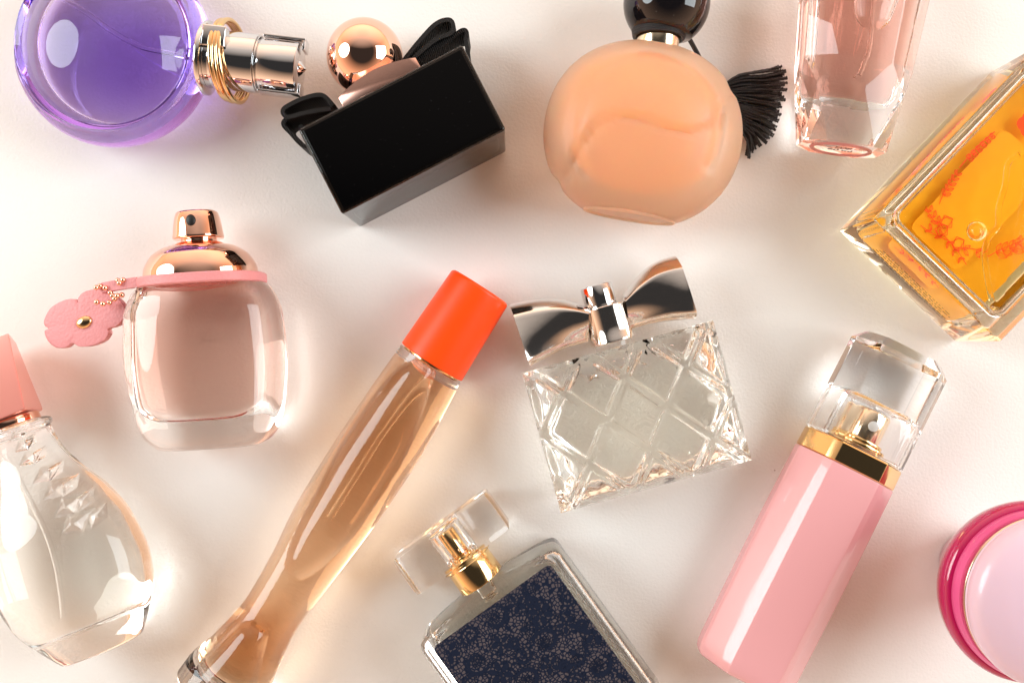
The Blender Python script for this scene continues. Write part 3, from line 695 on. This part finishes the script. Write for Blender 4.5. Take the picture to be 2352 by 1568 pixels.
for side in (1, -1):
    for j in range(ny + 1):
        for i in range(nx + 1):
            x = -W2 + 2 * W2 * i / nx; y = -H2 + 2 * H2 * j / ny; e = edge_fall(x, y)
            h = relief(x, y) if side == 1 else 0
            z = TZ / 2 + side * ((TZ / 2 - 38) + 34 * sin(e * pi / 2) + h * max(0, e - .35) / .65 - (4 if side < 0 else 0))
            shr = 1 - .03 * (1 - 0) * (1 if side == -1 else 0)
            V.append((x * shr, y * shr, z))
n1_ = (nx + 1) * (ny + 1)
for sd in (0, 1):
    for j in range(ny):
        for i in range(nx):
            a = sd * n1_ + j * (nx + 1) + i; F.append([a, a + 1, a + nx + 2, a + nx + 1])
bnd = [i for i in range(nx)] + [nx + j * (nx + 1) for j in range(ny)] + [ny * (nx + 1) + i for i in range(nx, 0, -1)] + [j * (nx + 1) for j in range(ny, 0, -1)]
for i in range(len(bnd)): a, c = bnd[i], bnd[(i + 1) % len(bnd)]; F.append([a, c, c + n1_, a + n1_])
b = T.add('glass_body', (V, F), 'clear', sharp=50)
# inner cavity follows the cut pattern a little
V = []; F = []; nx2, ny2 = 200, 150
for side in (1, -1):
    for j in range(ny2 + 1):
        for i in range(nx2 + 1):
            x = -(W2 - 40) + 2 * (W2 - 40) * i / nx2; y = -(H2 - 46) + 2 * (H2 - 34) * j / ny2
            jag = .05 * relief(x * 1.15, y * 1.3)
            e = min(1, max(0, min(W2 - 40 - abs(x), H2 - 40 - abs(y + 6))) / 24)
            V.append((x * (1 + jag * .12), y * (1 + jag * .12), TZ / 2 + side * (8 + 44 * sin(e * pi / 2) + relief(x, y) * .38 * e)))
n2_ = (nx2 + 1) * (ny2 + 1)
for sd in (0, 1):
    for j in range(ny2):
        for i in range(nx2): a = sd * n2_ + j * (nx2 + 1) + i; F.append([a, a + 1, a + nx2 + 2, a + nx2 + 1])
bnd = [i for i in range(nx2)] + [nx2 + j * (nx2 + 1) for j in range(ny2)] + [ny2 * (nx2 + 1) + i for i in range(nx2, 0, -1)] + [j * (nx2 + 1) for j in range(ny2, 0, -1)]
for i in range(len(bnd)): a, c = bnd[i], bnd[(i + 1) % len(bnd)]; F.append([a, c, c + n2_, a + n2_])
lq = T.add('liquid', (V, F), 'pale_liquid', b, sharp=50)
zc = TZ / 2
def cp(x, y, z): return T.loc(1119.9 + x * .4394, 545.6 + y * .4394, z)
# knot sleeve, nozzle
kl, kr = cp(505, 450, zc), cp(740, 400, zc); kx = (kl.x + kr.x) / 2
T.add('neck', cyl(H2 - 8, H2 + 14, 44, 40, 2, xc=kx, zc=zc), 'clear', b)
T.add('bow_knot', loft_smooth([(H2 + 12, 54, 66, 2.3, kx, zc), (H2 + 50, 50, 60, 2.3, kx, zc), (H2 + 98, 52, 64, 2.3, kx, zc)], 72, 20, 3), 'silver2', sharp=60)
T.add('spray_nozzle', cyl(H2 + 92, H2 + 150, 38, 48, 3, xc=kx - 4, zc=zc), M['silver'])
def wing(top, bot, zf, sgn):
    """solid bow wing: top and bottom outlines run from the knot outwards"""
    tp_ = smooth_prof(top, 36); bt_ = smooth_prof(bot, 36); n = min(len(tp_), len(bt_)); m_ = 26; V = []
    for side in (1, -1):
        for i in range(n):
            s_ = i / (n - 1)
            for j in range(m_ + 1):
                t = j / m_; x = tp_[i][0] * (1 - t) + bt_[i][0] * t; y = tp_[i][1] * (1 - t) + bt_[i][1] * t
                rim = min(1, (1.7 if t < .5 else 3.6) * sin(pi * min(1, max(0, t)))) ** .6
                sw = 36 + 16 * s_ + 10 * (1 - s_) * cos(t * 3.0) - 16 * math.exp(-((t - .95) / .28) ** 2) * (1 - .7 * s_) + 3 * sin(t * 3.1) + 30 * s_ * (t - .4)
                z = zc + side * (3 + max(6, sw) * rim)
                V.append((x, y, z if side == 1 else zc - (3 + (16 + 26 * s_) * rim)))
    N_ = n * (m_ + 1); F = []
    for sd in (0, 1):
        for i in range(n - 1):
            for j in range(m_): a = sd * N_ + i * (m_ + 1) + j; F.append([a, a + 1, a + m_ + 2, a + m_ + 1])
    bnd = [j for j in range(m_)] + [i * (m_ + 1) + m_ for i in range(n - 1)] + [(n - 1) * (m_ + 1) + j for j in range(m_, 0, -1)] + [i * (m_ + 1) for i in range(n - 1, 0, -1)]
    for i in range(len(bnd)): a, c = bnd[i], bnd[(i + 1) % len(bnd)]; F.append([a, c, c + N_, a + N_])
    return V, F
def cps(l): return [tuple(cp(x, y, zc))[:2] for x, y in l]
T.add('bow_wing', wing(cps([(520, 362), (450, 335), (360, 318), (250, 320), (114, 345)]), cps([(525, 545), (440, 570), (370, 598), (290, 640), (222, 676)]), 1, -1), 'silver2', sharp=60)
T.add('bow_wing', wing(cps([(700, 300), (770, 215), (840, 150), (910, 115), (978, 96)]), cps([(740, 480), (830, 458), (920, 440), (1000, 432), (1077, 428)]), 1, 1), 'silver2', sharp=60)
rp = xf(text_mesh('EDP', 15), (0, 0, 0), (40, -118, TZ / 2 - 40))
T.add('base_print', rp, 'ink', lq, smooth=False)

# ================================================================== I pink bottle with clear cap
T = Thing('perfume_bottle', 'tall pink lacquered bottle with gold collar under a clear faceted cap', 'perfume bottle', 1724, 1546, (.449, -.893), .024, 'perfume bottles lying on the table')
cor = lambda x, y, z: T.loc(1550.6 + x * .5427, 717.9 + y * .5427, z)
TH = 172; zc = TH / 2 + 2
def octo(y, hw, ht, fx=.62, fz=.30, xc=0, r=.16, mid=None):
    """eight-sided section with softened corners"""
    q4 = [(fx, 1)] + ([mid] if mid else []) + [(1, fz)]
    pts = q4 + [(x, -z) for x, z in q4[::-1]] + [(-x, -z) for x, z in q4] + [(-x, z) for x, z in q4[::-1]]; out = []; n_ = len(pts)
    for i, q_ in enumerate(pts):
        a, c = pts[i - 1], pts[(i + 1) % n_]
        for t in range(5):
            u = t / 4; p0 = (q_[0] + (a[0] - q_[0]) * r, q_[1] + (a[1] - q_[1]) * r); p2 = (q_[0] + (c[0] - q_[0]) * r, q_[1] + (c[1] - q_[1]) * r)
            x = (1 - u) ** 2 * p0[0] + 2 * u * (1 - u) * q_[0] + u * u * p2[0]; z = (1 - u) ** 2 * p0[1] + 2 * u * (1 - u) * q_[1] + u * u * p2[1]
            out.append((xc + x * hw, y, zc + z * ht))
    return out
def octo_loft(rows, **k):
    V = []
    for r_ in rows: V += octo(*r_, **k)
    return V, ring_faces(len(rows), len(V) // len(rows))
yl, yr = cor(515, 562, zc), cor(915, 745, zc); yt = (yl.y + yr.y) / 2; hw = (yr.x - yl.x) / 2; xc = (yl.x + yr.x) / 2
rows = [(-22, hw * .86, 74), (-18, hw * .92, 79), (-9, hw * .97, 83), (6, hw * .995, 85), (26, hw * 1.0, 85)] + [(26 + (yt - 28) * i / 12, hw * (1.0 + .015 * sin(pi * i / 12)), 85) for i in range(1, 13)] + [(yt, hw * .985, 83)]
T.add('lacquered_body', octo_loft(rows, fx=.47, fz=.24, xc=xc, r=.12, mid=(.63, .815)), 'pink_lacquer', sharp=60, wn=True)
T.add('gold_collar', octo_loft([(yt + 1, hw * .97, 82), (yt + 3, hw * .985, 84), (yt + 46, hw * .975, 83), (yt + 49, hw * .955, 81)], fx=.47, fz=.24, xc=xc, r=.06, mid=(.63, .815)), 'gold', sharp=25)
yc = yt + 51
cap = octo_loft([(yc, hw * .95, 80), (yc + 3, hw * .97, 82), (yc + 236, hw * .96, 80), (yc + 256, hw * .80, 60), (yc + 260, hw * .77, 56)], fx=.62, fz=.26, xc=xc, r=.08)
cpo = T.add('clear_cap', cap, 'clear_pure', sharp=22, wn=True)
T.add('cap_hollow', loft_smooth([(yc + 4, 90, 68, 6, xc, zc), (yc + 70, 88, 66, 6, xc, zc), (yc + 118, 84, 62, 5, xc, zc)], 96, 20, 2, 18), 'air_in_glass', cpo)
sh = T.add('spray_head', cyl(yc + 24, yc + 98, 45, 48, 4, xc=xc, zc=zc), 'pale_gold')
T.add('spray_flange', join(cyl(yc + 6, yc + 16, 66, 56, 3, xc=xc, zc=zc - 0), cyl(yc + 16, yc + 26, 56, 56, 3, xc=xc, zc=zc)), 'gold')
nz = cor(830, 398, zc + 48); T.add('nozzle', xf(loft([(0, 12, 12, 2, 0, 0), (8, 12, 12, 2, 0, 0), (9, 10, 10, 2, 0, 0)], 28), (pi / 2, 0, 0), t=(xc, yc + 62, zc + 40)), 'nozzle_white', sh)

# ================================================================== J magenta jar
T = Thing('cream_jar', 'round magenta jar with a domed pearly pink lid, cut off by the picture edge', 'jar', 1176 + 1051, 784 + 506, (0, -1), 0.0)
op = smooth_prof([(2, 1), (64, 1), (76, 12), (94, 60), (120, 120), (150, 180), (175, 226), (184, 258), (182, 276), (174, 284), (166, 284), (160, 274), (158, 258)], 80)
op += [(146, 190), (110, 120), (70, 30), (2, 22)]
b = T.add('jar_body', lathe_z(op, 160), 'magenta_glass', sharp=50)
T.add('inner_cup', lathe_z(smooth_prof([(2, 30), (58, 32), (76, 70), (106, 130), (144, 215), (156, 258), (157, 272)], 40) + [(2, 276)], 120), 'pink_cup', b, sharp=50)
T.add('screw_ring', lathe_z([(2, 270), (150, 270), (166, 276), (171, 286), (171, 300), (166, 310), (2, 312)], 120), plain('light_pink_ring', (.66, .09, .26), .3), sharp=60)
T.add('lid_band', lathe_z([(2, 312), (160, 313), (165, 318), (165, 326), (160, 330), (2, 331)], 120), 'pale_gold', sharp=50)
T.add('lid', lathe_z(smooth_prof([(2, 330), (150, 331), (164, 338), (168, 350), (165, 364), (150, 380), (110, 398), (60, 408), (2, 411)], 60), 160), 'pearl_lid', sharp=180)

# ================================================================== K lace label bottle
T = Thing('perfume_bottle', 'rectangular glass bottle with a navy lace label and clear bar cap', 'perfume bottle', 1116, 1357.5, (-.585, -.811), .020, 'perfume bottles lying on the table')
TH = 158; zc = TH / 2 + 2; W2 = 194
def rloft(rows, n=7):
    V = []
    for y, hw, ht_, r in rows:
        r = min(r, hw * .999, ht_ * .999)
        for cx, cz, a0 in ((hw - r, ht_ - r, 0), (-hw + r, ht_ - r, pi / 2), (-hw + r, -ht_ + r, pi), (hw - r, -ht_ + r, 1.5 * pi)):
            V += [(cx + r * cos(a0 + pi / 2 * i / n), y, zc + cz + r * sin(a0 + pi / 2 * i / n)) for i in range(n + 1)]
    return V, ring_faces(len(rows), 4 * (n + 1))
def fill(tab, nr):
    y0, y1 = tab[0][0], tab[-1][0]; return [(y0 + (y1 - y0) * i / nr,) + tuple(interp(tab, y0 + (y1 - y0) * i / nr)) for i in range(nr + 1)]
rk = [(-430, W2, TH / 2, 16), (-26, W2, TH / 2, 16)] + fill([(-20, W2 - .5, TH / 2 - .5, 17), (-10, W2 - 4, TH / 2 - 3, 20), (-3, W2 - 14, TH / 2 - 8, 26), (4, W2 - 50, TH / 2 - 14, 34), (10, 100, TH / 2 - 22, 44), (16, 62, 50, 48), (28, 50, 46, 44)], 30)
b = T.add('glass_body', rloft(rk), 'clear', sharp=50, wn=True)
lk = [(-396, W2 - 24, TH / 2 - 22, 20), (-44, W2 - 24, TH / 2 - 22, 20)] + fill([(-40, W2 - 24.5, TH / 2 - 22.5, 21), (-26, W2 - 34, TH / 2 - 26, 26), (-16, W2 - 70, TH / 2 - 34, 34), (-6, 60, 32, 30), (10, 34, 28, 26)], 24)
lq = T.add('liquid', rloft(lk), 'straw_liquid', b, sharp=50, wn=True)
T.add('pump_seat', cyl(-26, 14, 20, 28, 2, zc=zc), 'clear_pure', lq)
def kp(x, y, z): return T.loc(861.4 + x * .3044, 1091.2 + y * .3044, z)
zl = TH + 2.6
l0, l1 = kp(440, 1290, zl), kp(1310, 675, zl); ly = (l0.y + l1.y) / 2; lx0, lx1 = l0.x - 4, l1.x + 4
lm, nt, p = newmat('lace_label')
p.inputs['Roughness'].default_value = .35
tc = nt.nodes.new('ShaderNodeTexCoord'); v = nt.nodes.new('ShaderNodeTexVoronoi'); v.feature = 'DISTANCE_TO_EDGE'; v.inputs['Scale'].default_value = 760
nt.links.new(tc.outputs['Object'], v.inputs['Vector'])
lt = nt.nodes.new('ShaderNodeMath'); lt.operation = 'LESS_THAN'; lt.inputs[1].default_value = .14; nt.links.new(v.outputs['Distance'], lt.inputs[0])
mx = nt.nodes.new('ShaderNodeMix'); mx.data_type = 'RGBA'; mx.inputs[6].default_value = (.085, .072, .080, 1); mx.inputs[7].default_value = (.006, .0115, .030, 1)
nt.links.new(lt.outputs[0], mx.inputs[0]); nt.links.new(mx.outputs[2], p.inputs['Base Color'])
lab = T.add('label', prism(rrect(lx0, lx1, -420, ly, 12), zl - 1.2, zl, 0), lm, sharp=40)
navy = plain('navy_print', (.006, .0115, .030), .38)
lace = []; R_ = random.Random(3); LZ = zl
def inside(x, y, m_=4): return lx0 + m_ < x < lx1 - m_ and y < ly - m_
def clip_strip(pts, wd, closed=False):
    pts = pts + [pts[0]] if closed else pts; run = []
    for q_ in pts:
        if inside(*q_, 2): run.append(q_)
        else:
            if len(run) > 1: lace.append(strip(run, wd, LZ))
            run = []
    if len(run) > 1: lace.append(strip(run, wd, LZ))
def cdisc(x, y, r, rx=None, ang=0):
    if inside(x, y, r): lace.append(disc(x, y, r, LZ, rx=rx, ang=ang))
def flower(x, y, r, n=6):
    cdisc(x, y, r * .16)
    for i in range(n):
        a = 2 * pi * i / n + .3; 
        cdisc(x + r * .52 * cos(a), y + r * .52 * sin(a), r * .34, r * .20, a)
        clip_strip([(x + r * .60 * cos(a) + r * .38 * cos(a + t), y + r * .60 * sin(a) + r * .38 * sin(a + t)) for t in [-1.7 + 3.4 * j / 12 for j in range(13)]], 3)
def spiral(x, y, r, a0, turns=1.6, sg=1):
    pts = [(x + r * (1 - .82 * t / 40) * cos(a0 + sg * 2 * pi * turns * t / 40), y + r * (1 - .82 * t / 40) * sin(a0 + sg * 2 * pi * turns * t / 40)) for t in range(41)]
    clip_strip(pts, 5.5)
    for t in range(0, 26, 2):
        a = a0 + sg * 2 * pi * turns * t / 40; rr = r * (1 - .82 * t / 40); 
        clip_strip([(x + rr * cos(a), y + rr * sin(a)), (x + (rr + r * .28) * cos(a), y + (rr + r * .28) * sin(a))], 1.8); cdisc(x + (rr + r * .3) * cos(a), y + (rr + r * .3) * sin(a), 3.2)
def paisley(x, y, r, a0):
    pts = [(x + r * (1 - .35 * cos(t)) * cos(a0 + t) * (1 if cos(t) < .2 else .8), y + r * (1 - .35 * cos(t)) * sin(a0 + t) * .8) for t in [2 * pi * j / 36 for j in range(36)]]
    for i_ in range(2, 26):
        wd_ = 2 + 9 * sin(pi * (i_ - 2) / 24); clip_strip([pts[i_], pts[i_ + 1]], wd_)
    pts2 = [(x + (px_ - x) * 1.25, y + (py_ - y) * 1.25) for px_, py_ in pts]
    for j in range(2, 26, 2): clip_strip([pts[j], pts2[j]], 1.5); cdisc(*pts2[j], 2.6)
    for g in range(-4, 5):      # cross-hatched net
        for sg in (0, pi / 2):
            o_ = g * r * .2; ca, sa = cos(a0 + .6 + sg), sin(a0 + .6 + sg); hl = sqrt(max(0, (r * .78) ** 2 - o_ * o_)) * .85
            clip_strip([(x + ca * hl * t - sa * o_, y + sa * hl * t * .85 + ca * o_ * .85) for t in (-1, -.5, 0, .5, 1)], 1.4)
def fan(x, y, r, a0, sp_=2.4):
    for j in range(9):
        a = a0 + sp_ * (j / 8 - .5); clip_strip([(x + r * .2 * cos(a), y + r * .2 * sin(a)), (x + r * .6 * cos(a), y + r * .6 * sin(a)), (x + r * cos(a), y + r * sin(a))], 1.8)
        cdisc(x + r * cos(a), y + r * sin(a), 4)
    clip_strip([(x + r * .85 * cos(a0 + sp_ * (j / 16 - .5)), y + r * .85 * sin(a0 + sp_ * (j / 16 - .5))) for j in range(17)], 4.5); cdisc(x, y, r * .2)
row = 0; yy = ly - 28
while yy > -400:
    xx = lx0 + 26 + (row % 2) * 38; c_ = 0
    while xx < lx1 - 8:
        k_ = (row * 2 + c_) % 5; jx, jy = R_.uniform(-6, 6), R_.uniform(-5, 5)
        if k_ == 0: flower(xx + jx, yy + jy, 34, 6)
        elif k_ == 1: spiral(xx + jx, yy + jy, 22, R_.uniform(0, 6), 1.6, R_.choice((-1, 1)))
        elif k_ == 2: paisley(xx + jx, yy + jy, 25, R_.uniform(0, 6))
        elif k_ == 3: flower(xx + jx, yy + jy, 27, 5); spiral(xx + 30, yy - 18, 12, R_.uniform(0, 6))
        else: fan(xx + jx, yy + jy, 34, R_.uniform(0, 6))
        xx += 62; c_ += 1
    yy -= 54; row += 1
lace = [([(v_[0], v_[1], v_[2] + .0009 * i_) for v_ in a_], f_) for i_, (a_, f_) in enumerate(lace)]
T.add('lace_print', join(*lace), navy, lab, smooth=False)
# collar, spray, cap
cx0 = 0
T.add('gold_collar', cyl(16, 92, 57, 56, 3, zc=zc, r1=55), 'gold')
hd = T.add('spray_head', join(cyl(86, 98, 36, 40, 3, zc=zc), cyl(98, 164, 30, 48, 4, zc=zc)), 'gold')
T.add('nozzle', sphere((6, 112, zc + 30), 4.5, 16, 8), 'pale_gold', hd)
k0, k1 = kp(180, 630, zc), kp(890, 180, zc); k2_ = kp(345, 900, zc)
kL = kp(262, 765, zc).x; kR = kp(975, 310, zc).x
cap = T.add('bar_cap', join(box(kL, kR, 84, 184, zc - 58, zc + 58, 8, 2)), 'clear_pure', sharp=30)
T.add('cap_hollow', cyl(90, 170, 40, 48, 4, zc=zc), 'air_in_glass', cap)
T.add('cap_sleeve', loft([(74, 61, 59, 2, 0, zc), (76, 63, 61, 2, 0, zc), (81.5, 63, 61, 2, 0, zc)], 48), 'clear_pure', cap)

# ================================================================== L pear bottle with pink prism cap
T = Thing('perfume_bottle', 'pear shaped clear bottle with pyramid studs and a pink tapered cap', 'perfume bottle', 229, 1496, (-.37, -.929), .021, 'perfume bottles lying on the table')
zc = 112
hwt = [(0, 94), (5, 98), (48, 128), (117, 166), (191, 178), (274, 171), (351, 146), (418, 106), (499, 75), (545, 70)]
rows = [(y, h_, h_ * (.62 if y < 350 else .62 + .33 * (y - 350) / 195), 2.3, 0, zc) for y, h_ in hwt]
gv = loft_smooth(rows, 112, 80, 6)
b0 = gv
def surf_z(x, y):
    hw, ht_, n_, xc_, z_ = interp(rows, y); q_ = min(.98, abs(x) / hw); return zc + ht_ * (1 - q_ ** n_) ** (1 / n_)
st = []
def pyr(px, py, r, ang, h_):
    v_ = T.loc(px, py, 190); x, y = v_.x, v_.y
    z = surf_z(x, y); v_ = T.loc(px, py, z); x, y = v_.x, v_.y; z = surf_z(x, y)
    V = []
    for j in range(4):
        a = ang + pi / 2 * j; X, Y = x + r * cos(a) * (1.25 if j % 2 == 0 else .8), y + r * sin(a) * (1.25 if j % 2 == 0 else .8); V.append((X, Y, surf_z(X, Y) - 3))
    V.append((x, y, z + h_)); V.append((x, y, z - 8)); st.append((V, [[0, 1, 4], [1, 2, 4], [2, 3, 4], [3, 0, 4], [1, 0, 5], [2, 1, 5], [3, 2, 5], [0, 3, 5]]))
lp = lambda x, y: (x * .5241, 746.6 + y * .5241)
for x, y, r in ((80, 480, 17), (105, 525, 19), (130, 580, 22), (200, 650, 25), (250, 715, 29), (300, 790, 33), (330, 865, 34)): pyr(*lp(x, y), r, .35, r * .38)
for x, y, r in ((165, 500, 15), (205, 560, 17), (262, 630, 18), (310, 700, 20), (375, 765, 22), (430, 835, 23)): pyr(*lp(x, y), r, .9, r * .4)
b = T.add('glass_body', join(gv), 'clear', sharp=30)
T.add('stud_relief', join(*st), 'clear', b, smooth=False)
ri = [(y, h_, t_, n_, xc_, z_) for (y, h_, t_, n_, xc_, z_) in [(72, 110, 62, 2.4, -4, zc), (100, 142, 84, 2.4, -4, zc), (150, 150, 90, 2.4, -2, zc), (200, 153, 91, 2.4, 0, zc), (280, 143, 86, 2.3, 0, zc), (360, 112, 74, 2.2, 0, zc), (430, 72, 56, 2.1, 0, zc), (530, 44, 42, 2, 0, zc)]]
lq = T.add('liquid', loft_smooth(ri, 80, 50, 12, 6), 'faint_liquid', b)
T.add('dip_tube', tube(smooth_prof([tuple(T.loc(*lp(x, y), zc)) for x, y in ((40, 560), (120, 700), (190, 830), (245, 950), (285, 1100), (300, 1250))], 40), 6, 10), 'tube', lq)
T.add('neck_bead', torus_path([(72 * cos(2 * pi * j / 48), 543, zc + 70 * sin(2 * pi * j / 48)) for j in range(48)], 9, 10), 'clear', b)
T.add('metal_collar', cyl(552, 572, 60, 48, 3, zc=zc), 'rose_gold')
# tapered four sided cap
def sq(y, h_, z_, h2): return [(h2, y, zc - z_), (h_, y, zc + z_), (-h_, y, zc + z_), (-h2, y, zc - z_)]
f0 = T.loc(58, 940, zc + 77).x; f1 = T.loc(21, 770, zc + 70).x; g0 = T.loc(85, 938, zc - 50).x; g1 = T.loc(20, 770, zc - 50).x
def cq(y, fr, sd, z_): return [(sd, y, zc - z_), (fr, y, zc + z_), (fr - 2 * fr - 30, y, zc + z_), (-sd, y, zc - z_)]
V = cq(574, f0 - 2, g0 - 2, 76) + cq(578, f0, g0, 77) + cq(T.loc(10, 768, zc + 70).y, f1, g1, 70)
V = [(x + 0, y, z) for x, y, z in V]
bm = load((V, ring_faces(3, 4))); bmesh.ops.recalc_face_normals(bm, faces=bm.faces); bmesh.ops.bevel(bm, geom=bm.edges[:], offset=1.5, segments=2, affect='EDGES'); T.add('prism_cap', dump(bm), 'cap_pink', sharp=25)
